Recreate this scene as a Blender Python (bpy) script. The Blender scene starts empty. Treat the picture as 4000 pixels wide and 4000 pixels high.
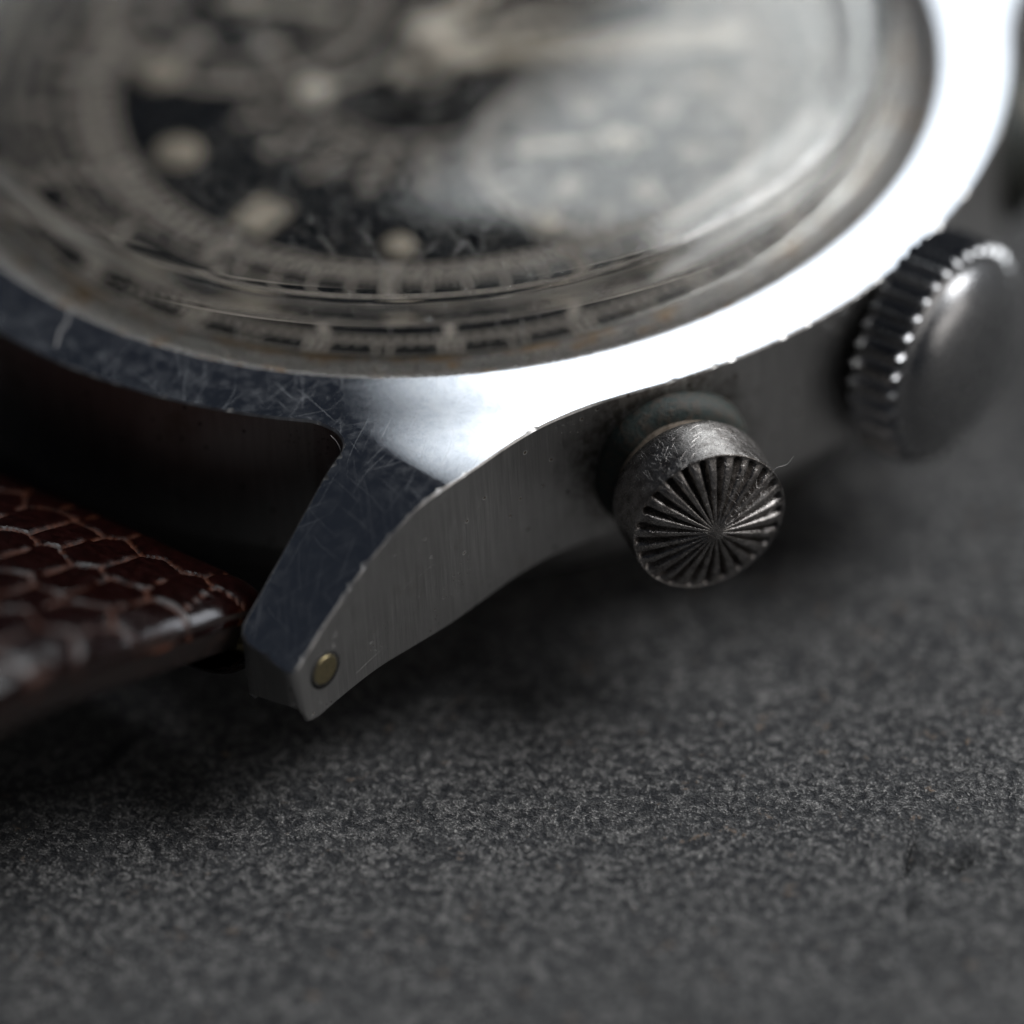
import bpy, bmesh, math, random
import numpy as np
from mathutils import Vector, Matrix
from mathutils.geometry import delaunay_2d_cdt

random.seed(7)
rng = np.random.default_rng(7)
MM = 0.001            # meshes are written in millimetres and stored in metres
GZ = 9.5              # height of the bezel rim above the slate, mm
scene = bpy.context.scene
col = scene.collection

# ------------------------------------------------------------------ camera
cam_d = bpy.data.cameras.new('camera'); cam = bpy.data.objects.new('camera', cam_d); col.objects.link(cam)
D, EL, AZ, ROLL, TX, TY, PXMM = 230.0, math.radians(38.78), math.radians(-52.7), math.radians(-3.29), 2.854, -14.978, 117.99
c_dir = Vector((math.cos(EL)*math.cos(AZ), math.cos(EL)*math.sin(AZ), math.sin(EL)))
fwd = -c_dir
right0 = fwd.cross(Vector((0, 0, 1))).normalized(); up0 = right0.cross(fwd)
Rv = right0*math.cos(ROLL) + up0*math.sin(ROLL)
Uv = -right0*math.sin(ROLL) + up0*math.cos(ROLL)
cpos = Rv*TX + Uv*TY + c_dir*D + Vector((0, 0, GZ))
m = Matrix((Rv, Uv, -fwd)).transposed().to_4x4(); m.translation = cpos*MM
cam.matrix_world = m
cam_d.sensor_width = 36; cam_d.lens = PXMM*D/4000*36
cam_d.clip_start = 0.005; cam_d.clip_end = 20
cam_d.dof.use_dof = True; cam_d.dof.focus_distance = 0.2150; cam_d.dof.aperture_fstop = 14.5
cam_d.dof.aperture_blades = 0
scene.camera = cam

# ------------------------------------------------------------------ world, lamps, exposure
w = bpy.data.worlds.new('World'); scene.world = w; w.use_nodes = True
bg = w.node_tree.nodes['Background']; bg.inputs[0].default_value = (0.75, 0.88, 1.15, 1); bg.inputs[1].default_value = 0.026
Bh = Vector((fwd.x, fwd.y, 0)).normalized()            # away from the camera
Rh = Vector((-Bh.y, Bh.x, 0)) * -1                      # to the right
def area(name, az, el, dist, sx, sy, power, color, aim=(4, -6, 8)):
    a = math.radians(az); e = math.radians(el)
    d = (Bh*math.cos(a) + Rh*math.sin(a))*math.cos(e) + Vector((0, 0, math.sin(e)))
    L = bpy.data.lights.new(name, 'AREA'); L.shape = 'RECTANGLE'; L.size = sx*MM; L.size_y = sy*MM
    L.energy = power; L.color = color
    o = bpy.data.objects.new(name, L); col.objects.link(o)
    pos = Vector(aim) + d*dist
    o.location = pos*MM
    o.rotation_euler = (-d).to_track_quat('-Z', 'Y').to_euler()
    return o
area('window_light', 36.6, 41.5, 320, 280, 190, 0.54, (0.91, 0.965, 1.0))
area('key_light', 72, 46, 360, 210, 220, 1.80, (0.965, 0.98, 1.0))
area('fill_light', 112, 16, 420, 300, 160, 0.22, (1.0, 0.96, 0.92))  # added fill lamp with no seen source, lifts the case flank
vs = scene.view_settings
vs.view_transform = 'Standard'; vs.look = 'None'; vs.exposure = 0; vs.gamma = 1; vs.use_curve_mapping = False
scene.cycles.use_denoising = True; scene.cycles.use_adaptive_sampling = True; scene.cycles.adaptive_threshold = 0.02
scene.cycles.max_bounces = 9; scene.cycles.transmission_bounces = 8; scene.cycles.glossy_bounces = 4; scene.cycles.diffuse_bounces = 3
scene.cycles.sample_clamp_indirect = 6

# ------------------------------------------------------------------ node helpers
class NT:
    def __init__(s, name, group=False):
        s.mat = bpy.data.materials.new(name); s.mat.use_nodes = True
        s.t = s.mat.node_tree; s.n = s.t.nodes; s.n.clear()
        s.out = s.n.new('ShaderNodeOutputMaterial')
    def node(s, typ, **kw):
        nd = s.n.new(typ)
        for k, v in kw.items(): setattr(nd, k, v)
        return nd
    def set(s, sock, v):
        if v is None: return
        if isinstance(v, bpy.types.NodeSocket): s.t.links.new(v, sock)
        else: sock.default_value = v
    def math(s, op, a, b=None, c=None, clamp=False):
        nd = s.node('ShaderNodeMath', operation=op, use_clamp=clamp)
        s.set(nd.inputs[0], a); s.set(nd.inputs[1], b)
        if c is not None: s.set(nd.inputs[2], c)
        return nd.outputs[0]
    def coords(s, kind='Object', scale=1000.0):
        tc = s.node('ShaderNodeTexCoord'); mp = s.node('ShaderNodeMapping')
        s.t.links.new(tc.outputs[kind], mp.inputs[0])
        sc = (scale,)*3 if not isinstance(scale, tuple) else scale
        mp.inputs['Scale'].default_value = sc
        return mp.outputs[0]
    def mapping(s, vec, scale=(1, 1, 1), rot=(0, 0, 0), loc=(0, 0, 0)):
        mp = s.node('ShaderNodeMapping'); s.set(mp.inputs[0], vec)
        mp.inputs['Scale'].default_value = scale; mp.inputs['Rotation'].default_value = rot; mp.inputs['Location'].default_value = loc
        return mp.outputs[0]
    def noise(s, vec, scale, detail=4, rough=0.55, dist=0.0):
        nd = s.node('ShaderNodeTexNoise'); s.set(nd.inputs['Vector'], vec)
        nd.inputs['Scale'].default_value = scale; nd.inputs['Detail'].default_value = detail
        nd.inputs['Roughness'].default_value = rough; nd.inputs['Distortion'].default_value = dist
        return nd.outputs[0]
    def voronoi(s, vec, scale, feature='F1', rand=1.0, out=0, dims='3D'):
        nd = s.node('ShaderNodeTexVoronoi', feature=feature, voronoi_dimensions=dims); s.set(nd.inputs['Vector'], vec)
        nd.inputs['Scale'].default_value = scale; nd.inputs['Randomness'].default_value = rand
        return nd.outputs[out]
    def ramp(s, v, a, b, lo=0.0, hi=1.0):
        nd = s.node('ShaderNodeMapRange', interpolation_type='SMOOTHSTEP'); s.set(nd.inputs[0], v)
        for i, x in enumerate((a, b, lo, hi)): nd.inputs[i+1].default_value = x
        return nd.outputs[0]
    def mix(s, f, a, b):
        nd = s.node('ShaderNodeMix', data_type='RGBA'); s.set(nd.inputs[0], f)
        for i, v in ((6, a), (7, b)):
            if isinstance(v, tuple) and len(v) == 3: v = (*v, 1)
            s.set(nd.inputs[i], v)
        return nd.outputs[2]
    def bump(s, h, dist, strength=1.0, prev=None):
        nd = s.node('ShaderNodeBump'); s.set(nd.inputs['Height'], h)
        nd.inputs['Distance'].default_value = dist*MM; nd.inputs['Strength'].default_value = strength
        if prev is not None: s.set(nd.inputs['Normal'], prev)
        return nd.outputs[0]
    def bsdf(s, base=(0.5, 0.5, 0.5), rough=0.4, metal=0.0, normal=None, **kw):
        nd = s.node('ShaderNodeBsdfPrincipled')
        if isinstance(base, tuple) and len(base) == 3: base = (*base, 1)
        s.set(nd.inputs['Base Color'], base); s.set(nd.inputs['Roughness'], rough); s.set(nd.inputs['Metallic'], metal)
        if normal is not None: s.set(nd.inputs['Normal'], normal)
        for k, v in kw.items(): s.set(nd.inputs[k.replace('_', ' ')], v)
        return nd.outputs[0]
    def done(s, shader):
        s.t.links.new(shader, s.out.inputs[0]); return s.mat
    def scratch(s, vec, angle, L, H, width, present=0.55, seed=0.0):
        nd = s.node('ShaderNodeGroup'); nd.node_tree = scratch_group()
        s.set(nd.inputs[0], vec)
        for i, v in enumerate((angle, L, H, width, present, seed)): nd.inputs[i+1].default_value = v
        return nd.outputs[0]
    def max(s, vals):
        r = vals[0]
        for v in vals[1:]: r = s.math('MAXIMUM', r, v)
        return r

def scratch_group():
    """one family of fine scratches: a grid of cells along a direction, one thin line in some cells"""
    if 'scratch_lines' in bpy.data.node_groups: return bpy.data.node_groups['scratch_lines']
    g = bpy.data.node_groups.new('scratch_lines', 'ShaderNodeTree')
    g.interface.new_socket('Vector', in_out='INPUT', socket_type='NodeSocketVector')
    for k in ('Angle', 'Length', 'Row', 'Width', 'Present', 'Seed'):
        g.interface.new_socket(k, in_out='INPUT', socket_type='NodeSocketFloat')
    g.interface.new_socket('Mask', in_out='OUTPUT', socket_type='NodeSocketFloat')
    I = g.nodes.new('NodeGroupInput'); O = g.nodes.new('NodeGroupOutput'); Lk = g.links.new
    def M(op, a, b=None, c=None):
        nd = g.nodes.new('ShaderNodeMath'); nd.operation = op
        for i, v in enumerate((a, b, c)):
            if v is None: continue
            if isinstance(v, bpy.types.NodeSocket): Lk(v, nd.inputs[i])
            else: nd.inputs[i].default_value = v
        return nd.outputs[0]
    rot = g.nodes.new('ShaderNodeVectorRotate'); rot.rotation_type = 'Z_AXIS'
    Lk(I.outputs[0], rot.inputs['Vector']); Lk(I.outputs['Angle'], rot.inputs['Angle'])
    sep = g.nodes.new('ShaderNodeSeparateXYZ'); Lk(rot.outputs[0], sep.inputs[0])
    x, y = sep.outputs[0], sep.outputs[1]
    yr = M('DIVIDE', y, I.outputs['Row']); cy = M('FLOOR', yr); fy = M('SUBTRACT', yr, cy)
    # stagger the cells row by row
    wn0 = g.nodes.new('ShaderNodeTexWhiteNoise'); wn0.noise_dimensions = '2D'
    cb0 = g.nodes.new('ShaderNodeCombineXYZ'); Lk(cy, cb0.inputs[0]); Lk(I.outputs['Seed'], cb0.inputs[1]); Lk(cb0.outputs[0], wn0.inputs['Vector'])
    xr = M('ADD', M('DIVIDE', x, I.outputs['Length']), M('MULTIPLY', wn0.outputs[0], 7.3)); cx = M('FLOOR', xr); fx = M('SUBTRACT', xr, cx)
    wn = g.nodes.new('ShaderNodeTexWhiteNoise'); wn.noise_dimensions = '3D'
    cb = g.nodes.new('ShaderNodeCombineXYZ'); Lk(cx, cb.inputs[0]); Lk(cy, cb.inputs[1]); Lk(I.outputs['Seed'], cb.inputs[2]); Lk(cb.outputs[0], wn.inputs['Vector'])
    sc = g.nodes.new('ShaderNodeSeparateColor'); Lk(wn.outputs['Color'], sc.inputs[0])
    r1, r2, r3 = sc.outputs
    fc = M('SUBTRACT', fx, 0.5)
    y0 = M('ADD', M('ADD', 0.5, M('MULTIPLY', M('SUBTRACT', r1, 0.5), 0.3)), M('MULTIPLY', M('SUBTRACT', r2, 0.5), M('MULTIPLY', fc, 1.1)))
    y0 = M('ADD', y0, M('MULTIPLY', M('MULTIPLY', fc, fc), M('SUBTRACT', r3, 0.5)))
    d = M('MULTIPLY', M('ABSOLUTE', M('SUBTRACT', fy, y0)), I.outputs['Row'])
    line = M('SUBTRACT', 1.0, M('DIVIDE', d, M('MULTIPLY', I.outputs['Width'], M('ADD', 0.4, r1))))
    line = M('MAXIMUM', line, 0.0)
    half = M('MULTIPLY', 0.5, M('ADD', 0.25, M('MULTIPLY', r2, 0.75)))
    along = M('MINIMUM', M('MAXIMUM', M('MULTIPLY', M('SUBTRACT', half, M('ABSOLUTE', fc)), 6.0), 0.0), 1.0)
    pres = M('LESS_THAN', wn.outputs[0], I.outputs['Present'])
    Lk(M('MULTIPLY', M('MULTIPLY', line, along), M('MULTIPLY', pres, M('ADD', 0.35, M('MULTIPLY', r3, 0.65)))), O.inputs[0])
    return g

# ------------------------------------------------------------------ materials
def mat_polished():
    t = NT('polished_steel'); v = t.coords()
    wn = t.node('ShaderNodeTexNoise'); t.set(wn.inputs['Vector'], v); wn.inputs['Scale'].default_value = .45; wn.inputs['Detail'].default_value = 1
    wv = t.node('ShaderNodeVectorMath', operation='MULTIPLY_ADD'); t.set(wv.inputs[0], wn.outputs['Color']); wv.inputs[1].default_value = (.45, .45, 0); t.set(wv.inputs[2], v)
    vb = v; v = wv.outputs[0]
    sc = None
    for i, (ang, L, H, wd, pr) in enumerate(((1.25, 4.5, .34, .010, .55), (0.95, 3.0, .26, .008, .55), (1.65, 2.6, .27, .008, .55), (2.3, 3.2, .40, .009, .5),
                                             (0.35, 2.4, .36, .008, .5), (1.4, 1.2, .14, .008, .5), (1.8, .7, .12, .007, .5))):
        q = t.scratch(v, ang, L, H, wd, pr, i*3.7+1)
        if H < .2: q = t.math('MULTIPLY', q, .22)
        sc = q if sc is None else t.math('MAXIMUM', sc, q)
    cloud = t.noise(v, 2.2, 6, .65)
    fine = t.noise(v, 14, 5, .7)
    rough = t.ramp(cloud, .3, .75, .02, .06)
    dents = t.ramp(t.voronoi(v, .55), .0, .07, -1.0, 0.0)
    h = t.math('ADD', t.math('MULTIPLY', fine, .05), t.math('MULTIPLY', dents, .8))
    nrm = t.bump(h, .006, .8)
    base = t.mix(t.ramp(cloud, .35, .7), (.60, .615, .65), (.52, .545, .59))
    mirror = t.bsdf(base, rough, 1.0, nrm); torn = t.bsdf((.62, .63, .65), .62, 1.0)
    mx = t.node('ShaderNodeMixShader'); t.set(mx.inputs[0], t.math('ADD', t.math('MULTIPLY', sc, .62), t.ramp(cloud, .42, .72, 0, .07), clamp=True)); t.t.links.new(mirror, mx.inputs[1]); t.t.links.new(torn, mx.inputs[2])
    return t.done(mx.outputs[0])

def mat_brushed():
    t = NT('brushed_steel'); uv = t.coords('UV', 1.0); v = t.coords()
    a = t.noise(t.mapping(uv, (9, .22, 1), (0, 0, .06)), 1.0, 5, .65)
    b = t.noise(t.mapping(uv, (34, .5, 1), (0, 0, .03)), 1.0, 3, .6)
    br = t.math('ADD', t.math('MULTIPLY', a, .5), t.math('MULTIPLY', b, .6))
    pit = t.voronoi(uv, .75, dims='2D'); pitm = t.ramp(pit, .02, .075, 1.0, 0.0)
    gate = t.ramp(t.noise(v, .28, 2), .43, .50)
    pits = t.math('MULTIPLY', pitm, gate)
    pit2 = t.math('MULTIPLY', t.ramp(t.voronoi(uv, 3.6, dims='2D'), .05, .14, 1.0, 0.0), t.ramp(t.noise(v, .5, 3), .57, .66))
    pits = t.math('MAXIMUM', pits, pit2)
    scr = t.max([t.scratch(uv, .3, 3.0, .8, .012, .3, 2), t.scratch(uv, 1.2, 2.5, .9, .012, .3, 9)])
    h = t.math('ADD', t.math('MULTIPLY', br, .8), t.math('MULTIPLY', pits, -.35))
    h = t.math('ADD', h, t.math('MULTIPLY', scr, -.6))
    nrm = t.bump(h, .014, .7)
    base = t.mix(t.ramp(br, .35, .75), (.44, .43, .42), (.66, .645, .625))
    stain = t.ramp(t.noise(v, .45, 5, .6), .58, .8, 0, .6)
    base = t.mix(stain, base, (.30, .27, .23))
    dd = t.node('ShaderNodeVectorMath', operation='DISTANCE'); t.set(dd.inputs[0], v); dd.inputs[1].default_value = (16.3, -10.2, -3.0)
    dirt = t.math('MULTIPLY', t.ramp(t.math('ADD', dd.outputs['Value'], t.math('MULTIPLY', t.noise(v, 1.1, 5, .7), 3.0)), 3.6, 5.6, 1.0, 0.0), t.ramp(t.noise(v, 3.0, 4, .7), .35, .62, .35, 1.0))
    base = t.mix(t.math('MULTIPLY', dirt, .85), base, (.075, .062, .045))
    base = t.mix(pits, base, (.030, .019, .010))
    rough = t.math('ADD', t.ramp(br, .3, .8, .36, .5), t.math('MULTIPLY', pits, .4))
    return t.done(t.bsdf(base, rough, t.math('SUBTRACT', 1.0, t.math('MULTIPLY', pits, .95)), nrm, Anisotropic=.4))

def mat_corroded():
    t = NT('corroded_steel'); v = t.coords()
    n1 = t.noise(v, 5.5, 6, .7); n2 = t.noise(v, 1.1, 4, .6); n3 = t.noise(v, 22, 3, .6)
    base = t.mix(t.ramp(n1, .4, .65), (.46, .445, .43), (.11, .10, .093))
    base = t.mix(t.ramp(n2, .55, .68, 0, .85), base, (.20, .11, .035))
    h = t.math('ADD', n1, t.math('MULTIPLY', n3, .3))
    return t.done(t.bsdf(base, t.ramp(n1, .35, .65, .12, .48), t.ramp(n2, .5, .75, .98, .6), t.bump(h, .035, .8)))

def mat_pusher():
    t = NT('worn_pusher_steel'); v = t.coords()
    n1 = t.noise(v, 18, 5, .7); n2 = t.noise(v, 3, 4, .6)
    sc = t.max([t.scratch(t.mapping(v, rot=(0, 1.0, .6)), a, .5, .09, .007, .5, i+20) for i, a in enumerate((.2, .5, 2.7, 1.1))])
    base = t.mix(t.ramp(n2, .4, .7), (.34, .32, .305), (.17, .155, .145))
    dust = t.math('MULTIPLY', t.ramp(t.voronoi(v, 9), .05, .14, 1.0, 0.0), t.ramp(t.noise(v, 1.2, 2), .5, .62))
    base = t.mix(dust, base, (.55, .52, .50))
    h = t.math('ADD', t.math('MULTIPLY', n1, .7), t.math('MULTIPLY', sc, -.4))
    return t.done(t.bsdf(base, t.ramp(n1, .3, .7, .20, .38), t.math('SUBTRACT', 1.0, t.math('MULTIPLY', dust, .8)), t.bump(h, .022, .8)))

def mat_crown():
    t = NT('crown_steel'); v = t.coords(); n = t.noise(v, 3, 4, .6)
    return t.done(t.bsdf(t.mix(n, (.40, .40, .405), (.27, .265, .265)), t.ramp(n, .3, .7, .24, .36), 1.0, t.bump(t.noise(v, 12, 3), .012, .6)))

def mat_crystal():
    t = NT('acrylic_crystal'); v = t.coords()
    sc = None
    for i, (a, L, H, wd, pr) in enumerate(((.5, 1.3, .30, .018, .34), (1.7, 1.5, .34, .018, .34), (2.6, 1.0, .28, .018, .34))):
        q = t.scratch(v, a, L, H, wd, pr, i*2.3+50)
        sc = q if sc is None else t.math('MAXIMUM', sc, q)
    sc = t.math('MULTIPLY', sc, t.ramp(t.noise(v, .22, 2), .42, .58, .05, 1.0))
    gm = t.node('ShaderNodeNewGeometry'); sz = t.node('ShaderNodeSeparateXYZ'); t.set(sz.inputs[0], gm.outputs['True Normal'])
    sc = t.math('MULTIPLY', sc, t.ramp(t.math('ABSOLUTE', sz.outputs[2]), .5, .9))
    nrm = t.bump(t.math('MULTIPLY', sc, -1.0), .018, .8)
    gl = t.node('ShaderNodeBsdfGlass'); gl.inputs['IOR'].default_value = 1.49; gl.inputs['Color'].default_value = (.985, .98, .965, 1)
    t.set(gl.inputs['Roughness'], t.math('MULTIPLY', sc, .10)); t.set(gl.inputs['Normal'], nrm)
    df = t.node('ShaderNodeBsdfDiffuse'); df.inputs[0].default_value = (.7, .68, .65, 1)
    sp = t.ramp(t.voronoi(v, 2.6, dims='2D'), .025, .07, 1.0, 0.0)
    spg = t.ramp(t.noise(v, .33, 2), .47, .60)
    sp2 = t.math('MULTIPLY', t.ramp(t.voronoi(v, .8, dims='2D'), .012, .03, 1.0, 0.0), .7)
    dust = t.math('MULTIPLY', t.math('MAXIMUM', t.math('MULTIPLY', sp, spg), sp2), .55)
    dust = t.math('ADD', dust, t.math('MULTIPLY', sc, .025), clamp=True)
    mx = t.node('ShaderNodeMixShader'); t.set(mx.inputs[0], dust); t.t.links.new(gl.outputs[0], mx.inputs[1]); t.t.links.new(df.outputs[0], mx.inputs[2])
    return t.done(mx.outputs[0])

def mat_leather():
    t = NT('red_brown_leather'); v = t.coords()
    at = t.node('ShaderNodeAttribute', attribute_name='groove'); gr = at.outputs['Fac']
    n = t.noise(v, 3.0, 6, .65); n2 = t.noise(v, .5, 3); f = t.noise(v, 16, 4, .6)
    base = t.mix(t.ramp(n, .35, .7), (.0022, .0004, .0003), (.0065, .0010, .0007))
    worn = t.math('MULTIPLY', gr, t.ramp(t.math('ADD', n, t.math('MULTIPLY', n2, .6)), .55, .95))
    base = t.mix(worn, base, (.060, .016, .005))
    chip = t.math('MULTIPLY', t.ramp(t.noise(v, 1.3, 5, .7), .62, .68), gr)
    base = t.mix(chip, base, (.055, .034, .028))
    h = t.math('ADD', t.math('MULTIPLY', f, .3), n)
    rough = t.math('ADD', t.ramp(n, .3, .7, .12, .22), t.math('MULTIPLY', gr, .55))
    return t.done(t.bsdf(base, rough, 0.0, t.bump(h, .02, .5), Specular_IOR_Level=.20))

def mat_slate():
    t = NT('dark_slate'); v = t.coords()
    a = t.noise(v, 1.1, 3, .6, .4); b = t.noise(v, 3.4, 3, .68, .6); c = t.noise(v, 12, 4, .75)
    mott = t.math('ADD', t.math('MULTIPLY', b, .55), t.math('MULTIPLY', c, .45))
    base = t.mix(t.ramp(mott, .42, .61), (.029, .0305, .034), (.215, .210, .205))
    base = t.mix(t.ramp(a, .40, .62, .0, .6), base, (.048, .050, .054))
    fl = t.math('MULTIPLY', t.ramp(c, .54, .64), t.ramp(b, .46, .58))
    base = t.mix(t.math('MULTIPLY', fl, .9), base, (.62, .60, .57))
    base = t.mix(t.math('MULTIPLY', t.ramp(a, .60, .70), t.ramp(b, .52, .62)), base, (.24, .17, .12))
    h = t.math('ADD', t.math('MULTIPLY', b, .7), t.math('MULTIPLY', c, .6))
    nrm = t.bump(h, .50, 1.0)
    return t.done(t.bsdf(base, t.ramp(b, .35, .7, .42, .6), 0.0, nrm, Specular_IOR_Level=.32))

def simple(name, base, rough, metal=0.0, nscale=None, namp=.01, base2=None):
    t = NT(name); nrm = None; b = base
    if nscale:
        v = t.coords(); n = t.noise(v, nscale, 5, .65); nrm = t.bump(n, namp, .8)
        if base2: b = t.mix(t.ramp(n, .4, .65), base, base2)
    return t.done(t.bsdf(b, rough, metal, nrm))

def residue_mat():
    t = NT('brown_residue'); v = t.coords(); n = t.noise(v, .55, 5, .7); f = t.noise(v, 5, 4, .7)
    base = t.mix(t.ramp(f, .4, .62), (.15, .142, .132), (.075, .068, .060))
    base = t.mix(t.ramp(n, .45, .60, 0, .9), base, (.15, .092, .036))
    return t.done(t.bsdf(base, .55, 0.0, t.bump(f, .07, .8)))
M = dict(pol=mat_polished(), bru=mat_brushed(), cor=mat_corroded(), push=mat_pusher(), crown=mat_crown(), cry=mat_crystal(), lea=mat_leather(), slate=mat_slate(),
         dial=simple('black_gloss_dial', (.006, .0065, .008), .10, 0, 1.2, .004),
         prt=simple('cream_print', (.40, .36, .325), .6, 0, 2.0, .004, (.30, .265, .24)),
         lume=simple('aged_lume', (.40, .355, .30), .75, 0, 4.0, .03, (.33, .28, .22)),
         hand=simple('cream_hand_paint', (.72, .67, .60), .45, 0, 3.0, .008, (.62, .56, .48)),
         sub=simple('subdial_black', (.010, .0105, .012), .16, 0, 6, .003),
         brass=simple('brass', (.50, .42, .24), .34, 1.0, 7, .012, (.40, .34, .20)),
         grime=simple('verdigris_grime', (.008, .018, .016), .7, 0, 5, .06, (.035, .026, .018)),
         tan=simple('tan_sleeve', (.30, .25, .20), .55, .4, 6, .04, (.16, .13, .10)),
         lining=simple('strap_edge', (.006, .0025, .0018), .5, 0, 2.5, .06, (.013, .006, .004)),
         lint=simple('lint', (.30, .285, .27), .8), hole=simple('hole_shade', (.006, .005, .004), .8))  # hole: near-black that paints the shaded gap round the bar ends

# ------------------------------------------------------------------ mesh helpers
def mesh(name, verts, faces, mat, parent=None, smooth=True, sharp=None, uv=None, normals=None):
    me = bpy.data.meshes.new(name)
    me.from_pydata((np.asarray(verts, float)*MM).tolist(), [], [tuple(int(i) for i in f) for f in faces])
    if uv is not None:
        ul = me.uv_layers.new(name='UVMap'); li = np.empty(len(me.loops), int); me.loops.foreach_get('vertex_index', li)
        ul.data.foreach_set('uv', np.asarray(uv, float)[li].ravel())
    me.polygons.foreach_set('use_smooth', [smooth]*len(me.polygons))
    if sharp is not None: me.set_sharp_from_angle(angle=math.radians(sharp))
    me.materials.append(mat); me.update()
    if normals is not None: me.normals_split_custom_set_from_vertices([tuple(n) for n in normals])
    o = bpy.data.objects.new(name, me); col.objects.link(o)
    if parent: o.parent = parent
    return o
def tag(o, label=None, cat=None, group=None, kind=None):
    for k, v in (('label', label), ('category', cat), ('group', group), ('kind', kind)):
        if v: o[k] = v
    return o
def empty(name, loc):
    o = bpy.data.objects.new(name, None); col.objects.link(o); o.location = [x*MM for x in loc]; o.empty_display_size = .01; return o
def lathe(prof, seg=128, closed=False):
    """revolve (r, z) points about Z"""
    V, F = [], []; n = len(prof)
    for i in range(seg):
        a = 2*math.pi*i/seg; c, s = math.cos(a), math.sin(a)
        V += [(r*c, r*s, z) for r, z in prof]
    for i in range(seg):
        j = (i+1) % seg
        for k in range(n if closed else n-1):
            l = (k+1) % n
            F.append((i*n+k, i*n+l, j*n+l, j*n+k))
    return np.array(V), F
def frame(V, origin, axis, upv=(0, 0, 1)):
    """place points built about Z so that Z points along axis"""
    z = np.array(axis, float); z /= np.linalg.norm(z); u = np.array(upv, float); x = np.cross(u, z); x /= np.linalg.norm(x); y = np.cross(z, x)
    V = np.asarray(V, float)
    return np.array(origin) + V[:, :1]*x + V[:, 1:2]*y + V[:, 2:3]*z
def clean(V, F):
    return V, [f for f in F if len(set(f)) > 2]
def sstep(a, b, x):
    t = np.clip((np.asarray(x, float)-a)/(b-a), 0, 1); return t*t*(3-2*t)
def fbm(x, y, scale, octaves=4, rough=.5, seed=0):
    out = np.zeros_like(x, float); amp = 1.0; tot = 0
    for o in range(octaves):
        r = np.random.default_rng(seed+o); T = r.random((256, 256))
        X = x/scale*2**o + 37.1*o; Y = y/scale*2**o + 91.7*o
        xi = np.floor(X).astype(int); yi = np.floor(Y).astype(int); fx = X-xi; fy = Y-yi
        fx = fx*fx*(3-2*fx); fy = fy*fy*(3-2*fy); g = lambda i, j: T[i % 256, j % 256]
        out += amp*((g(xi, yi)*(1-fx)+g(xi+1, yi)*fx)*(1-fy) + (g(xi, yi+1)*(1-fx)+g(xi+1, yi+1)*fx)*fy)
        tot += amp; amp *= rough
    return out/tot - .5

# ------------------------------------------------------------------ slate
def build_slate():
    fine = np.arange(-44, 62, .22)
    xs = np.concatenate([np.linspace(-170, -46, 14), fine, np.linspace(64, 170, 12)])
    ys = np.concatenate([np.linspace(-170, -58, 12), np.arange(-56, 44, .22), np.linspace(46, 170, 14)])
    X, Y = np.meshgrid(xs, ys, indexing='ij')
    Z = .55*fbm(X, Y, 22, 3, .5, 3) + .26*fbm(X, Y, 4.5, 4, .55, 11) + .13*fbm(X, Y, .9, 3, .6, 23)
    # a shallow flake broken out of the surface, with a crack running on from it
    px, py = X-28.6, Y+15.2
    u = px*Rh.x + py*Rh.y; v = px*Bh.x + py*Bh.y
    e = fbm(X, Y, 1.4, 3, .6, 40)*1.3
    Z -= .75*np.exp(-((u+e*.8-.03*v)/.17)**2)*sstep(-6.5, -2.0, v)*sstep(1.0, .3, v+e)
    Z -= .55*np.exp(-((v+.75+e*.35-.12*u)/.10)**2)*sstep(.3, .7, u)*sstep(2.1, 1.6, u)
    Z -= .30*sstep(-.1, .25, u+e*.8)*sstep(5, 1.5, u)*sstep(.2, -.15, v+.2+e*.5)*sstep(-6, -1, v)
    Z += .16*sstep(-.9, -.2, u+e)*sstep(.1, -.2, u+e*.8)*np.exp(-((v+.4)/1.2)**2)
    ledge = fbm(X, Y, 9, 3, .55, 60)
    Z -= .10*sstep(.06, .09, ledge)
    Z -= Z.max() + .02
    # the case back stands on the high spots
    n, k = X.shape
    V = np.stack([X, Y, Z], -1).reshape(-1, 3)
    idx = np.arange(n*k).reshape(n, k)
    F = np.stack([idx[:-1, :-1], idx[1:, :-1], idx[1:, 1:], idx[:-1, 1:]], -1).reshape(-1, 4).tolist()
    V = V.tolist(); b = len(V)
    ring = list(idx[:, 0]) + list(idx[-1, 1:]) + list(idx[-2::-1, -1]) + list(idx[0, -2:0:-1])
    for i in ring: V.append((V[i][0], V[i][1], -9.0))
    m_ = len(ring)
    for i in range(m_):
        j = (i+1) % m_; F.append((ring[j], ring[i], b+i, b+j))
    F.append(tuple(b+i for i in range(m_)))
    return tag(mesh('slate', V, F, M['slate']), 'rough dark grey slate slab under the watch', 'slate', kind='structure')
slate = build_slate()

# ------------------------------------------------------------------ the watch
watch = empty('wristwatch', (0, 0, GZ))
tag(watch, 'worn steel vintage chronograph wristwatch with black dial on red brown leather strap', 'wristwatch')
ZC = -3.3      # height of crown and pusher axes

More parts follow.
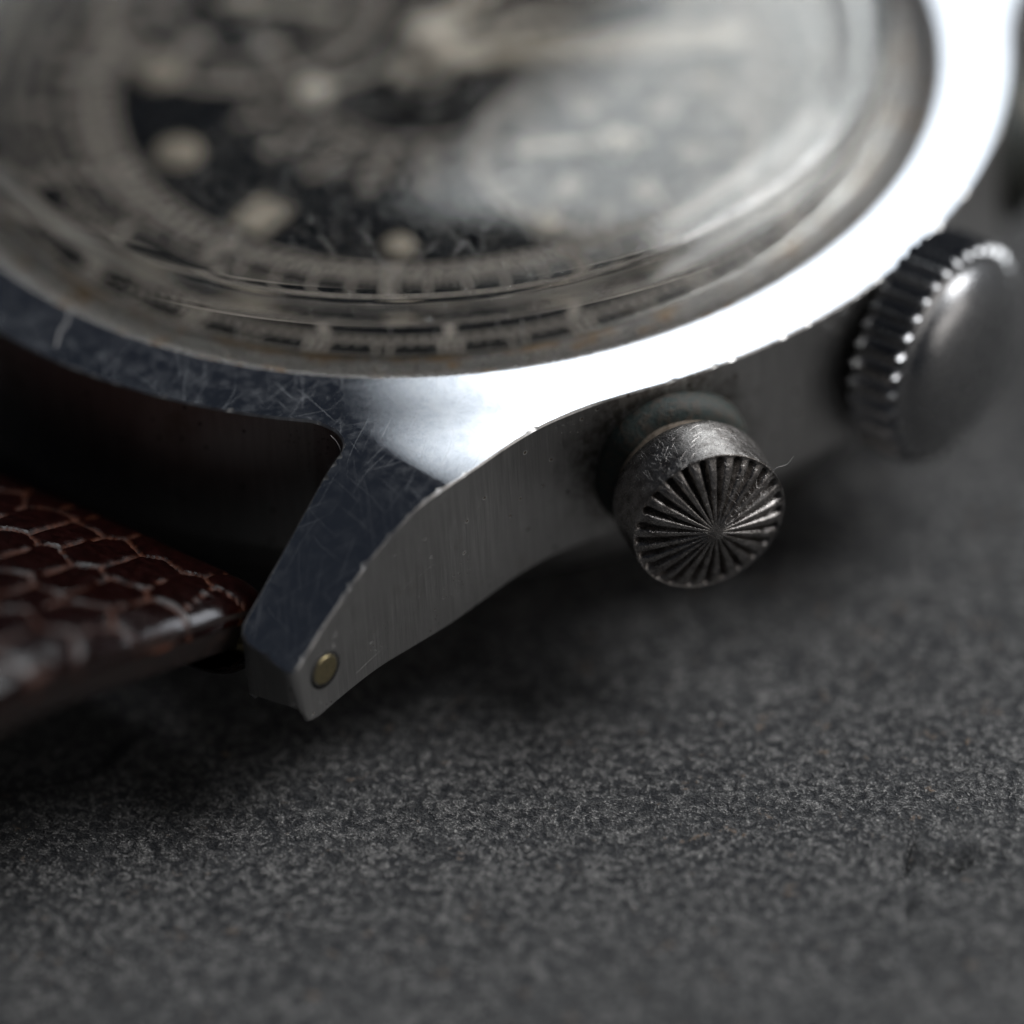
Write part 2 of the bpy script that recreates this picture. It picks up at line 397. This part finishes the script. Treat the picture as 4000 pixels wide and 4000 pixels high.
def quarter():
    """outline of the case from 3 o'clock to 6 o'clock, clockwise seen from above"""
    P = [(19.2*math.cos(a), 19.2*math.sin(a)) for a in np.radians(np.arange(0, -33.5, -1.0))]
    ctrl = [(15.85, -10.84), (15.25, -11.78), (14.72, -12.80), (14.27, -13.85), (13.93, -15.1), (13.67, -16.4), (13.38, -17.7), (12.98, -18.95), (12.50, -20.4), (12.20, -22.0), (12.06, -23.2), (12.0, -23.75)]
    P += catmull(ctrl, 10)
    P += [(11.9, -23.9), (11.7, -23.95), (10.6, -23.75), (10.0, -23.66), (9.78, -23.58), (9.70, -23.4)]
    P += [(9.70, y) for y in np.arange(-23.1, -18.55, .3)]
    P += catmull([(9.70, -18.5), (9.70, -18.1), (9.62, -17.78), (9.40, -17.52), (9.05, -17.36), (8.6, -17.33), (8.15, -17.385)], 5)
    a0 = math.atan2(-17.385, 8.15)
    P += [(19.2*math.cos(a), 19.2*math.sin(a)) for a in np.linspace(a0, -math.pi/2, 28)[1:]]
    return P
def catmull(c, n):
    c = [np.array(q, float) for q in c]; c = [2*c[0]-c[1]] + c + [2*c[-1]-c[-2]]; out = []
    for i in range(1, len(c)-2):
        for k in range(n):
            t = k/n
            out.append(tuple(.5*((2*c[i])+(-c[i-1]+c[i+1])*t+(2*c[i-1]-5*c[i]+4*c[i+1]-c[i+2])*t*t+(-c[i-1]+3*c[i]-3*c[i+1]+c[i+2])*t**3)))
    out.append(tuple(c[-2])); return out
def full_outline():
    q = quarter()
    a = q; b = [(-x, y) for x, y in q[::-1]][1:]
    lower = a + b
    upper = [(x, -y) for x, y in lower[::-1]][1:-1]
    pts = lower + upper
    out = [pts[0]]
    for p in pts[1:]:
        if math.dist(p, out[-1]) > .02: out.append(p)
    # even spacing
    res = []; n = len(out)
    for i in range(n):
        p, q_ = np.array(out[i]), np.array(out[(i+1) % n]); L = np.linalg.norm(q_-p); k = max(1, int(round(L/.11)))
        for j in range(k): res.append(p+(q_-p)*j/k)
    return np.array(res)
OUT = full_outline()
def ztop(x, y):
    x = np.asarray(x, float); y = np.asarray(y, float); r = np.hypot(x, y)
    s = np.maximum(r-17.0, 0); s2 = 4.0*np.tanh(s/4.0)
    ring = -(.090*s2 + .014*s2**2)
    wd = .34; drop = .65*wd*np.logaddexp(0, (np.abs(y)-18.4)/wd)
    return ring - drop*sstep(7.6, 10.2, np.abs(x))
def offset_outline(P, d):
    nx = np.roll(P, -1, 0)-np.roll(P, 1, 0); nx /= np.linalg.norm(nx, axis=1)[:, None]
    nrm = np.stack([-nx[:, 1], nx[:, 0]], -1)      # clockwise outline: left normal points outwards
    d = np.asarray(d); d = d[:, None] if d.ndim else d
    return P + nrm*d
area2 = np.sum(OUT[:, 0]*np.roll(OUT[:, 1], -1)-np.roll(OUT[:, 0], -1)*OUT[:, 1])
if area2 > 0: OUT = OUT[::-1].copy()
arc = np.concatenate([[0], np.cumsum(np.linalg.norm(np.diff(OUT, axis=0), axis=1))])
wob = fbm(arc, arc*0, .5, 3, .6, 5) + 1.3*np.maximum(fbm(arc, arc*0, .16, 2, .6, 15)-.14, 0)*(fbm(arc, arc*0, 3.0, 2, .5, 25) > -.08)*9
EDGE = offset_outline(OUT, -(.045+.05*wob))          # upper edge, just inside the flank: a worn little bevel between
NI = 720; RIM = np.stack([17.2*np.cos(np.linspace(0, 2*np.pi, NI, endpoint=False)), 17.2*np.sin(np.linspace(0, 2*np.pi, NI, endpoint=False))], -1)

def in_poly(pts, P):
    x, y = pts[:, 0], pts[:, 1]; ins = np.zeros(len(pts), bool); q = np.roll(P, -1, 0)
    for (x1, y1), (x2, y2) in zip(P, q):
        c = ((y1 > y) != (y2 > y)); xx = (x2-x1)*(y-y1)/((y2-y1) if y2 != y1 else 1e-9)+x1
        ins ^= c & (x < xx)
    return ins
def build_top():
    g = .34; gx, gy = np.meshgrid(np.arange(-20, 20, g), np.arange(-25, 25, g*.866)); gx = gx + (np.arange(gx.shape[0]) % 2)[:, None]*g/2
    pts = np.stack([gx.ravel(), gy.ravel()], -1); pts = pts[np.hypot(pts[:, 0], pts[:, 1]) > 17.4]
    inn = offset_outline(OUT, -.26); pts = pts[in_poly(pts, inn)]
    allp = np.concatenate([EDGE, RIM, pts]); ne, ni = len(EDGE), len(RIM)
    edges = [(i, (i+1) % ne) for i in range(ne)] + [(ne+i, ne+(i+1) % ni) for i in range(ni)]
    r = delaunay_2d_cdt([Vector(p) for p in allp], edges, [], 1, 1e-6)
    P = np.array([tuple(v) for v in r[0]]); F = []
    cen = [(f, P[list(f)].mean(0)) for f in r[2]]
    cc = np.array([c for _, c in cen]); ok = in_poly(cc, EDGE) & (np.hypot(cc[:, 0], cc[:, 1]) > 17.19)
    for (f, c), k in zip(cen, ok):
        if not k: continue
        a, b, d = (P[i] for i in f[:3])
        F.append(f if (b[0]-a[0])*(d[1]-a[1])-(b[1]-a[1])*(d[0]-a[0]) > 0 else f[::-1])
    z = ztop(P[:, 0], P[:, 1]); e = .02
    nx = -(ztop(P[:, 0]+e, P[:, 1])-ztop(P[:, 0]-e, P[:, 1]))/(2*e); ny = -(ztop(P[:, 0], P[:, 1]+e)-ztop(P[:, 0], P[:, 1]-e))/(2*e)
    N = np.stack([nx, ny, np.ones_like(nx)], -1); N /= np.linalg.norm(N, axis=1)[:, None]
    V = np.column_stack([P, z])
    o = mesh('case_top', V, F, M['pol'], watch, normals=N)
    o['label'] = 'polished scratched steel bezel and lug tops'
    return o
case_top = build_top()

def zbot(P):
    y = np.abs(P[:, 1]); r = np.hypot(P[:, 0], P[:, 1])
    z = -5.50 - .118*1.2*np.logaddexp(0, (y-15.0)/1.2)*sstep(7.5, 9.5, np.abs(P[:, 0]))
    f = np.clip((y-22.75)/1.2, 0, 1)
    return z + 1.0*(1-np.sqrt(np.maximum(1-f**2, 0)))
def build_band():
    zt_e = ztop(EDGE[:, 0], EDGE[:, 1]); zt = ztop(OUT[:, 0], OUT[:, 1]) - .07; zb = zbot(OUT)
    n = len(OUT); rows = [np.column_stack([OUT, zt])]
    K = 14
    # the lug tips lean in a little towards their lower end
    lean = .28*sstep(23.3, 23.9, np.abs(OUT[:, 1]))
    for k in range(1, K+1):
        f = k/K; P = OUT.copy(); P[:, 1] -= np.sign(P[:, 1])*lean*f
        rows.append(np.column_stack([P, zt+(zb-.0-zt)*f]))
    low = offset_outline(rows[-1][:, :2], -.16); rows.append(np.column_stack([low, zb-.14]))
    V = np.concatenate(rows); F = []; uv = []
    for k, r in enumerate(rows): uv += [(a, b) for a, b in zip(arc, r[:, 2])]
    for k in range(len(rows)-1):
        for i in range(n):
            j = (i+1) % n; F.append((k*n+i, k*n+j, (k+1)*n+j, (k+1)*n+i))
    o = mesh('case_band', V, F, M['bru'], watch, sharp=35, uv=uv); o['label'] = 'brushed steel flank of the case and lugs'
    # worn bevel along the upper edge
    V2 = np.concatenate([np.column_stack([EDGE, zt_e]), np.column_stack([OUT, zt])])
    F2 = [(i, (i+1) % n, n+(i+1) % n, n+i) for i in range(n)]
    mesh('edge_bevel', V2, F2, M['bru'], o, uv=list(zip(arc, V2[:n, 2]))+list(zip(arc, V2[n:, 2])))
    # underside
    lo = rows[-1]; r = delaunay_2d_cdt([Vector(p[:2]) for p in lo], [(i, (i+1) % n) for i in range(n)], [], 1, 1e-6)
    P = np.array([tuple(v) for v in r[0]]); cc = np.array([P[list(f)].mean(0) for f in r[2]]); ok = in_poly(cc, lo[:, :2])
    Z = np.interp(np.arange(len(P)), np.arange(n), lo[:, 2]) if len(P) != n else lo[:, 2]
    mesh('case_underside', np.column_stack([P, Z]), [f for f, k in zip(r[2], ok) if k], M['bru'], o, smooth=False, uv=P)
    return o
band = build_band()

# sloping corroded seat between crystal and bezel, then the wall down to the dial
V, F = lathe([(17.2, -.0186), (17.12, -.018), (17.03, -.03), (16.94, -.07), (16.84, -.14), (16.72, -.23), (16.58, -.31), (16.35, -.38), (15.95, -.47), (15.68, -.52), (15.64, -.80), (15.1, -.82), (15.1, -1.0), (14.9, -1.75)], 360)
seat = mesh('crystal_seat', V, F, M['cor'], watch, sharp=60); seat['label'] = 'corroded inner slope of the bezel around the crystal'
V, F = lathe([(18.25, -5.5), (18.3, -5.9), (18.15, -6.6), (17.95, -7.3), (17.5, -8.0), (16.4, -8.7), (14.5, -9.15), (13, -9.42), (12.4, -9.48), (.01, -9.46)], 180)
mesh('case_back', V, F, M['bru'], watch, sharp=40, uv=[(math.atan2(v[1], v[0])*18, v[2]) for v in V])

V, F = lathe([(15.67, -.36), (15.71, -.39), (15.77, -.43), (15.84, -.452)], 420)
ang_ = np.arctan2(V[:, 1], V[:, 0]); wob_ = fbm(ang_*15, ang_*0+3, 1.1, 4, .6, 91); V[:, 2] += .10*wob_; V[:, :2] *= (1+.010*np.maximum(wob_, -.15))[:, None]
mesh('sealant_residue', V, F, residue_mat(), seat)
# crystal: one closed shell of acrylic
def dome(r, z0, sag, R): return z0 - sag*(.45*(r/R)**2+.55*(r/R)**4)
outer = [(r, dome(r, 2.93, 1.22, 15.2)) for r in np.concatenate([[.002], np.linspace(.6, 15.05, 34)])]
outer += [(15.2, 1.69), (15.31, 1.60), (15.38, 1.49), (15.50, .98), (15.60, .72), (15.63, .60), (15.65, .2), (15.66, -.78)]
inner = [(14.72, -.79), (14.72, -.1), (14.62, .22), (14.38, .44), (14.1, .56)] + [(r, dome(r, 1.78, 1.15, 14.6)) for r in np.linspace(13.5, .6, 26)] + [(.002, 1.78)]
V, F = lathe(outer+inner, 300)
crystal = mesh('crystal', V, F, M['cry'], watch, sharp=24); crystal['label'] = 'scratched domed clear acrylic crystal'

# dial and its print
ZD = -1.25
V, F = lathe([(.01, ZD), (14.85, ZD)], 160); dial = mesh('dial', V, F, M['dial'], watch); dial['label'] = 'glossy black dial with cream scales'
def flat(polys, z, thick=.02):
    V, F = [], []
    for P in polys:
        b = len(V); n = len(P); V += [(x, y, z+thick) for x, y in P]; F.append(tuple(range(b, b+n)))
    return V, F
def bar(ang, r0, r1, wd, c=(0, 0)):
    d = np.array([math.sin(ang), math.cos(ang)]); p = np.array([d[1], -d[0]])*wd/2; c = np.array(c)
    q = [c+d*r0-p, c+d*r1-p, c+d*r1+p, c+d*r0+p]; return [tuple(x) for x in q[::-1]]
def ringp(r0, r1, c=(0, 0), n=120):
    return [[(c[0]+r*math.cos(a), c[1]+r*math.sin(a)) for r, a in ((r0, 2*math.pi*i/n), (r1, 2*math.pi*i/n), (r1, 2*math.pi*(i+1)/n), (r0, 2*math.pi*(i+1)/n))] for i in range(n)]
def disc(c, r, n=28): return [(c[0]+r*math.cos(2*math.pi*i/n), c[1]+r*math.sin(2*math.pi*i/n)) for i in range(n)]
T2 = 2*math.pi
tr = ringp(10.30, 10.42) + ringp(11.0, 11.10) + ringp(12.25, 12.37)
tr += [bar(T2*i/300, 11.05, 11.75 if i % 5 else 12.2, .12) for i in range(300)]
tr += [bar(T2*(i+.5)/120, 10.45, 10.98, .24) for i in range(120)]
tr += [bar(T2*i/12, 10.4, 12.25, .46) for i in range(12)]
V, F = flat(tr, ZD); mesh('minute_track', V, F, M['prt'], dial, smooth=False)
te = ringp(13.05, 13.15) + ringp(14.15, 14.28)
for k in range(1, 21):
    a = math.radians(17.65*k); te.append(bar(a, 12.45, 13.05, .3)); te += [bar(a+q*.021, 13.3, 14.0, .13) for q in (-1, 0, 1)]
    te += [bar(math.radians(17.65*(k+.1*q)), 13.15, 13.42, .11) for q in range(1, 10)]
    te += [bar(math.radians(17.65*(k+.5))+q*.016, 13.45, 13.95, .10) for q in (-1, 1)]
V, F = flat(te, ZD, .021); mesh('telemeter_scale', V, F, M['prt'], dial, smooth=False)
sp = []
for i in range(420):                      # snail-shaped scale coiled round the middle
    a0, a1 = T2*i/140, T2*(i+1)/140; ra, rb = 3.0+1.05*i/140, 3.0+1.05*(i+1)/140
    q = lambda r, a: (r*math.sin(a), r*math.cos(a))
    sp.append([q(ra, a0), q(ra, a1), q(ra+.10, a1), q(ra+.10, a0)])
    if i % 2 == 0: sp.append(bar(a0, ra+.1, ra+.42, .12))
    if i % 7 == 0: sp.append(bar(a0, ra+.45, ra+.9, .44))
sp = [p for p in sp if all(math.hypot(x-7.6, y) > 4.9 and math.hypot(x+7.6, y) > 4.9 for x, y in p)]
V, F = flat(sp, ZD, .019); mesh('spiral_scale', V, F, M['prt'], dial, smooth=False)
for cx in (7.6, -7.6):
    V, F = lathe([(.01, ZD+.024), (4.75, ZD+.024)], 64); V = V + np.array([cx, 0, 0]); sb = mesh('subdial', V, F, M['sub'], dial)
    pr = ringp(4.45, 4.75, (cx, 0), 64) + ringp(3.05, 3.15, (cx, 0), 64) + [bar(T2*i/60, 3.15 if i % 5 == 0 else 3.8, 4.45, .12 if i % 5 else .26, (cx, 0)) for i in range(60)]
    pr += [bar(T2*i/6+.05, 2.0, 2.9, .85, (cx, 0)) for i in range(6)]
    V, F = flat(pr, ZD+.026); mesh('subdial_scale', V, F, M['prt'], sb, smooth=False)
    hv, hf = lathe([(.01, .55), (.42, .5), (.48, .3), (.48, 0)], 32); hv = hv + np.array([cx, 0, ZD+.03]); mesh('subdial_hub', hv, hf, M['hand'], sb, sharp=40)
    ang = 4.0 if cx > 0 else 1.2
    P = bar(ang, -1.0, 3.3, .42, (cx, 0)); V = [(x, y, ZD+.36) for x, y in P]+[(x, y, ZD+.28) for x, y in P]
    mesh('subdial_hand', V, [(0, 1, 2, 3), (7, 6, 5, 4), (0, 4, 5, 1), (1, 5, 6, 2), (2, 6, 7, 3), (3, 7, 4, 0)], M['hand'], sb, smooth=False)
for h in (1, 2, 4, 5, 7, 8, 10, 11, 12, 6):
    a = h*math.pi/6; r_, R_ = (.55, 9.25) if h not in (7, 8, 6, 12) else (.78, 8.9)
    c = (R_*math.sin(a), R_*math.cos(a))
    if h in (6, 12):
        V = [(x, y, ZD+z) for z in (.16, 0) for x, y in bar(a, 8.3, 9.9, 1.25)]; Fm = [(0, 1, 2, 3), (0, 4, 5, 1), (1, 5, 6, 2), (2, 6, 7, 3), (3, 7, 4, 0)]
        mesh('hour_marker', V, Fm, M['lume'], dial, smooth=False)
    else:
        V, F = lathe([(.01, .20), (r_*.6, .18), (r_*.9, .10), (r_, .0)], 32); V = V + np.array([c[0], c[1], ZD]); mesh('hour_marker', V, F, M['lume'], dial)

# hands
def hand(name, ang, r0, r1, w0, w1, z, lume=None, tip=.8):
    d = np.array([math.sin(ang), math.cos(ang)]); p = np.array([d[1], -d[0]])
    prof = [(r0, w0*.6), (0, w0*.75), (r0*-.4+1.2, w0), (r1*.7, w1), (r1-tip, w1*.85), (r1, .04)]
    L = [tuple(d*r+p*ww/2) for r, ww in prof]; Rr = [tuple(d*r-p*ww/2) for r, ww in prof]
    P = L + Rr[::-1]; n = len(P)
    V = [(x, y, z) for x, y in P] + [(x, y, z-.12) for x, y in P]
    F = [tuple(range(n))[::-1], tuple(range(n, 2*n))] + [(i, (i+1) % n, n+(i+1) % n, n+i) for i in range(n)]
    o = mesh(name, V, F, M['hand'], watch, smooth=False)
    if lume:
        a, b = lume; wl = .62*w1
        P = [tuple(d*a+p*wl/2), tuple(d*b+p*wl/2), tuple(d*b-p*wl/2), tuple(d*a-p*wl/2)]
        V = [(x, y, z+.05) for x, y in P] + [(x, y, z-.02) for x, y in P]
        mesh('lume_fill', V, [(3, 2, 1, 0), (0, 1, 5, 4), (1, 2, 6, 5), (2, 3, 7, 6), (3, 0, 4, 7)], M['lume'], o, smooth=False)
    return o
hand('hour_hand', math.radians(50), -1.6, 10.8, .95, 1.35, -.55, (2.0, 9.6))
hand('minute_hand', math.radians(-8), -1.8, 11.4, .8, 1.0, -.20, (2.4, 10.0))
hand('seconds_hand', math.radians(28), -4.3, 12.6, .30, .22, -.36)
V, F = lathe([(.01, .85), (.50, .82), (.66, .70), (.66, .30), (.90, .26), (.95, .0), (.90, -.35), (.72, -.40), (.72, -1.2)], 48)
mesh('hand_collar', V, F, M['hand'], watch, sharp=40)
V, F = lathe([(.01, .16), (.55, .15), (.62, .06), (.62, 0)], 32); a = math.radians(208); V = V + np.array([4.1*math.sin(a), 4.1*math.cos(a), -.4]); mesh('seconds_counterweight', V, F, M['hand'], watch)

# ------------------------------------------------------------------ crown
def build_crown(origin, axis):
    R, n, x0, x1 = 3.79, 36, -1.75, 0.0
    sub = 8; N = n*sub; prof_r = []
    for i in range(N):
        ph = (i % sub)/sub; prof_r.append(-.34*math.sin(math.pi*ph)**.8 if ph else 0.0)
    xs = [(x0-.02, -.55), (x0, -.20), (x0+.14, 0), (x0+.3, 0), (x1-.3, 0), (x1-.12, 0), (x1, -.16), (x1+.0, -.42)]
    V, F = [], []
    for x, dr in xs:
        for i in range(N):
            fl = prof_r[i]*(1 if x0+.1 < x < x1-.05 else .75)
            a = T2*i/N; r = R+dr+fl; V.append((r*math.cos(a), r*math.sin(a), x))
    for k in range(len(xs)-1):
        for i in range(N):
            j = (i+1) % N; F.append((k*N+i, k*N+j, (k+1)*N+j, (k+1)*N+i))
    root = empty('crown', (0, 0, 0)); root.parent = watch
    mesh('knurled_rim', frame(V, origin, axis), F, M['crown'], root, sharp=50)
    V, F = lathe([(3.42, -.06), (3.36, .02), (3.22, .05), (3.12, .13), (3.0, .30), (2.8, .50), (2.45, .72), (1.9, .93), (1.2, 1.06), (.5, 1.12), (.01, 1.13)], 96)
    mesh('domed_cap', frame(V, origin, axis), F, M['crown'], root)
    V, F = lathe([(3.3, -1.76), (2.3, -1.76), (2.3, -3.2)], 48); mesh('stem_tube', frame(V, origin, axis), F, M['grime'], root, sharp=40)
    return root
crown = build_crown((21.1, -.66, ZC), (1, 0, 0))

# ------------------------------------------------------------------ pushers
def build_pusher(origin, axis):
    R, n, sub = 2.5, 25, 12
    N = n*sub; rings = [.0, .10, .18, .3, .45, .6, .75, .84, .90, .94, .97, .985]
    root = empty('pusher', (0, 0, 0)); root.parent = watch
    r_ = np.random.default_rng(4); jit = r_.normal(0, .03, n); dep = r_.uniform(.8, 1.15, n)
    V, F = [(0, 0, .52)], []
    def h(f, i):
        g = (i // sub) % n; ph = (i % sub)/sub
        saw = sstep(.20, .50, .5-abs(ph-.5))       # narrow ridge, wide groove
        dome = .55*(1-f**1.3)
        cut = .46*f**1.1*sstep(.08, .25, f)*(1-sstep(.90, .985, f))
        return dome - .07*sstep(.86, .95, f) - cut*saw*dep[g] + .010*math.sin(i*1.7+f*30)*f
    for f in rings[1:]:
        for i in range(N):
            a = T2*(i/N) + jit[(i//sub) % n]*.25*math.sin(math.pi*(i % sub)/sub)
            V.append((R*f*math.cos(a), R*f*math.sin(a), h(f, i)))
    for i in range(N): F.append((0, 1+i, 1+(i+1) % N))
    nr = len(rings)-1
    # rim: thin lip that follows the grooves a little, then the cylinder
    body = [(1.0, -.01, .5), (1.012, -.06, 0), (1.012, -.5, 0), (1.012, -1.2, 0), (1.012, -1.7, 0), (.99, -1.95, 0), (.93, -2.1, 0), (.70, -2.14, 0)]
    base = len(V)
    for f, z, k in body:
        for i in range(N):
            a = T2*i/N; hh = h(.985, i)
            V.append((R*f*math.cos(a), R*f*math.sin(a), z + k*hh))
    def q(k, i): return 1+k*N+i
    for k in range(nr-1+len(body)):
        for i in range(N):
            j = (i+1) % N; F.append((q(k, i), q(k+1, i), q(k+1, j), q(k, j)))
    cap = mesh('pusher_cap', frame(V, origin, axis), F, M['push'], root, sharp=38); cap['label'] = 'round pusher cap with radial flutes'
    V, F = lathe([(1.9, -2.0), (1.9, -2.55), (2.02, -2.62), (2.02, -3.0)], 64); mesh('pusher_sleeve', frame(V, origin, axis), F, M['tan'], root, sharp=40)
    V, F = lathe([(1.9, -2.62), (2.28, -2.72), (2.5, -2.95), (2.58, -3.3), (2.6, -4.4)], 160)
    V = V + np.stack([.02*np.sin(V[:, 1]*2), .02*np.sin(V[:, 2]*5+V[:, 0]*2), .03*np.sin(V[:, 0]*2+V[:, 1]*3)], -1)
    mesh('pusher_collar', frame(V, origin, axis), F, M['grime'], root, sharp=40)
    return root
for s in (-1, 1):
    pa, aa = math.radians(31.7*s), math.radians(34.5*s)
    build_pusher((22.6*math.cos(pa), 22.6*math.sin(pa), ZC), (math.cos(aa), math.sin(aa), 0))

# ------------------------------------------------------------------ spring bars and strap
BY, BZ = 22.55, -4.85
for s in (-1, 1):
    root = empty('spring_bar', (0, 0, 0)); root.parent = watch
    V, F = lathe([(.01, -11.0), (.60, -11.0), (.60, 11.0), (.01, 11.0)], 32); mesh('bar_tube', frame(V, (0, s*BY, BZ), (1, 0, 0)), F, M['brass'], root, sharp=40)
    for e in (-1, 1):
        # near-black ring paints the hole's shaded gap, then the brass end standing a hair proud of the flank
        V, F = lathe([(.01, .0), (.25, .0), (.47, .0), (.525, -.045), (.53, -.5)], 40); mesh('bar_end', frame(V, (e*12.165, s*BY, BZ), (e, s*.12, 0)), F, M['brass'], root, sharp=25)
        V, F = lathe([(.53, -.022), (.655, -.018), (.665, -.05), (.67, -.6)], 40); mesh('hole_shade_ring', frame(V, (e*12.165, s*BY, BZ), (e, s*.12, 0)), F, M['hole'], root)

def strap_path():
    pts = []
    R = 1.85; b = math.radians(24)
    for a in np.radians(np.arange(-150, 90-24+.1, 3.0)): pts.append((-BY+R*math.cos(a), BZ+R*math.sin(a)))
    y, z = pts[-1]; ang = b
    st = .15
    while y > -78 and z > -GZ+2.2:
        L = abs(y)
        k = 0 if L < 29 else .030 if L < 40 else .042 if L < 52 else (.03 if ang > -.75 else -.02)
        ang -= k*st; y -= st*math.cos(ang); z += st*math.sin(ang); pts.append((y, z))
    return np.array(pts)
def build_strap(sgn):
    P = strap_path(); d = np.gradient(P, axis=0); d /= np.linalg.norm(d, axis=1)[:, None]
    s = np.concatenate([[0], np.cumsum(np.linalg.norm(np.diff(P, axis=0), axis=1))])
    si = np.arange(0, s[-1], .13); Py = np.interp(si, s, P[:, 0]); Pz = np.interp(si, s, P[:, 1]); dy = np.interp(si, s, d[:, 0]); dz = np.interp(si, s, d[:, 1])
    nrm = np.stack([dz, -dy], -1); nrm /= np.linalg.norm(nrm, axis=1)[:, None]      # towards the outer side of the path
    W = 9.35; xs = np.concatenate([[-W, -W+.03], np.arange(-W+.12, W-.1, .14), [W-.03, W]])
    S, Xg = np.meshgrid(si, xs, indexing='ij')
    # scales: jittered cells, long across the strap's length
    cs, cx = 2.7, 1.5
    a, b_ = (S+.5*fbm(S, Xg, 5, 2, .5, 8))/cs+.12, (Xg+.9*fbm(S, Xg, 4, 2, .5, 19))/cx; ia, ib = np.floor(a).astype(int), np.floor(b_).astype(int)
    J = np.random.default_rng(9).random((200, 200, 2))
    ds = []
    for u in (-1, 0, 1):
        for v in (-1, 0, 1):
            jj = J[(ia+u) % 200, (ib+v) % 200]; off = .5*((ia+u) % 2)
            da = (ia+u+.5+.22*(jj[..., 0]-.5)-a); db = (ib+v+.5+off+.75*(jj[..., 1]-.5)-b_)
            ds.append(np.abs(da)**2.6*1.0+np.abs(db)**2.6)
    ds = np.sort(np.stack(ds), 0)**(1/2.6); gap = (ds[1]-ds[0])
    wv = fbm(S, Xg, 1.0, 3, .6, 31)
    groove = 1-sstep(.005, .075+.10*wv, gap)
    puff = sstep(0, .35, gap)
    edge = np.clip((np.abs(Xg)-(W-1.5))/1.5, 0, 1)
    h = .06*fbm(S, Xg, 3.0, 2, .5, 55) + .02*puff - .11*groove*(1+wv) + .05*fbm(S, Xg, .6, 3, .6, 77) - .85*(1-np.sqrt(np.maximum(1-edge**2.2, 0))) + .15*(1-(Xg/W)**2) - .35
    flare = 1 + 0*S
    V = np.stack([Xg*flare, Py[:, None]+nrm[:, None, 0]*h, Pz[:, None]+nrm[:, None, 1]*h], -1)
    n, k = S.shape; V = V.reshape(-1, 3); idx = np.arange(n*k).reshape(n, k)
    F = np.stack([idx[:-1, :-1], idx[:-1, 1:], idx[1:, 1:], idx[1:, :-1]], -1).reshape(-1, 4)
    if sgn > 0: V[:, 1] *= -1; F = F[:, ::-1]
    root = empty('strap', (0, 0, 0)); root.parent = watch
    o = mesh('scaled_leather', V, F.tolist(), M['lea'], root); o['label'] = 'dark red brown scaled leather'
    at = o.data.attributes.new('groove', 'FLOAT', 'POINT'); at.data.foreach_set('value', groove.ravel().astype(np.float32))
    # lining and cut edges: a slab under the grain side
    i0 = np.searchsorted(si, s[-1]*0+1.6); js = np.arange(i0, n, 4)
    th = 1.5+.5*sstep(0, 6, si[js]-si[i0]); sec = []
    wl = W-.06
    for q_, j in enumerate(js):
        t_ = min(th[q_], 1.5 if si[j] < 6.3 else 9)
        for x, dn in ((-wl, -.80), (-wl-.03, -1.15), (-wl+.12, -t_-.1), (-wl+.5, -t_-.25), (wl-.5, -t_-.25), (wl-.12, -t_-.1), (wl+.03, -1.15), (wl, -.80)):
            sec.append((x, Py[j]+nrm[j, 0]*dn, Pz[j]+nrm[j, 1]*dn))
    sec = np.array(sec); m8 = 8; F = []
    for q_ in range(len(js)-1):
        for c in range(m8-1): F.append((q_*m8+c, q_*m8+c+1, (q_+1)*m8+c+1, (q_+1)*m8+c))
    if sgn > 0: sec[:, 1] *= -1
    mesh('lining', sec, F, M['lining'], root, sharp=50)
    return root
build_strap(-1); build_strap(1)

# ------------------------------------------------------------------ lint on the metal
def fibre(label, pts, r=.012):
    c = catmull3(pts, 8); V, F = [], []
    for i, p in enumerate(c):
        t = np.array(c[min(i+1, len(c)-1)])-np.array(c[max(i-1, 0)]); t /= np.linalg.norm(t); u = np.cross(t, (0, 0, 1)); u /= np.linalg.norm(u)+1e-9; v = np.cross(t, u)
        V += [tuple(np.array(p)+r*(math.cos(a)*u+math.sin(a)*v)) for a in (0, T2/3, 2*T2/3)]
    for i in range(len(c)-1):
        for k in range(3): F.append((i*3+k, i*3+(k+1) % 3, (i+1)*3+(k+1) % 3, (i+1)*3+k))
    o = mesh('lint_fibre', V, F, M['lint']); o.location = (0, 0, GZ*MM); tag(o, label, 'lint', 'lint fibres on the watch'); return o
def catmull3(c, n):
    c = [np.array(q, float) for q in c]; c = [2*c[0]-c[1]]+c+[2*c[-1]-c[-2]]; out = []
    for i in range(1, len(c)-2):
        for k in range(n):
            t = k/n; out.append(.5*((2*c[i])+(-c[i-1]+c[i+1])*t+(2*c[i-1]-5*c[i]+4*c[i+1]-c[i+2])*t*t+(-c[i-1]+3*c[i]-3*c[i+1]+c[i+2])*t**3))
    out.append(c[-2]); return out
fibre('thin pale curled fibre caught in the corner between lug and case', [(8.9, -17.45, -.45), (9.2, -17.55, -.5), (9.5, -17.75, -.6), (9.62, -18.0, -.85)])
fibre('small looped fibre hanging inside the lug corner', [(9.66, -17.9, -.6), (9.3, -18.1, -.95), (9.2, -18.0, -1.3), (9.5, -17.9, -1.5)])
e = Vector((22.6*math.cos(math.radians(-31.7)), 22.6*math.sin(math.radians(-31.7)), ZC))
fibre('thin hair sticking out from the upper rim of the fluted pusher', [tuple(e+Vector((1.15, 1.6, 1.2))), tuple(e+Vector((1.3, 1.85, 1.45))), tuple(e+Vector((1.5, 2.1, 1.5))), tuple(e+Vector((1.6, 2.35, 1.7)))])
fibre('pale hair lying across the dark bezel above the strap', [(-1.66, -17.02, .06), (-1.3, -17.63, -.02), (-1.24, -18.06, -.06), (-.9, -18.75, -.13)], .022)
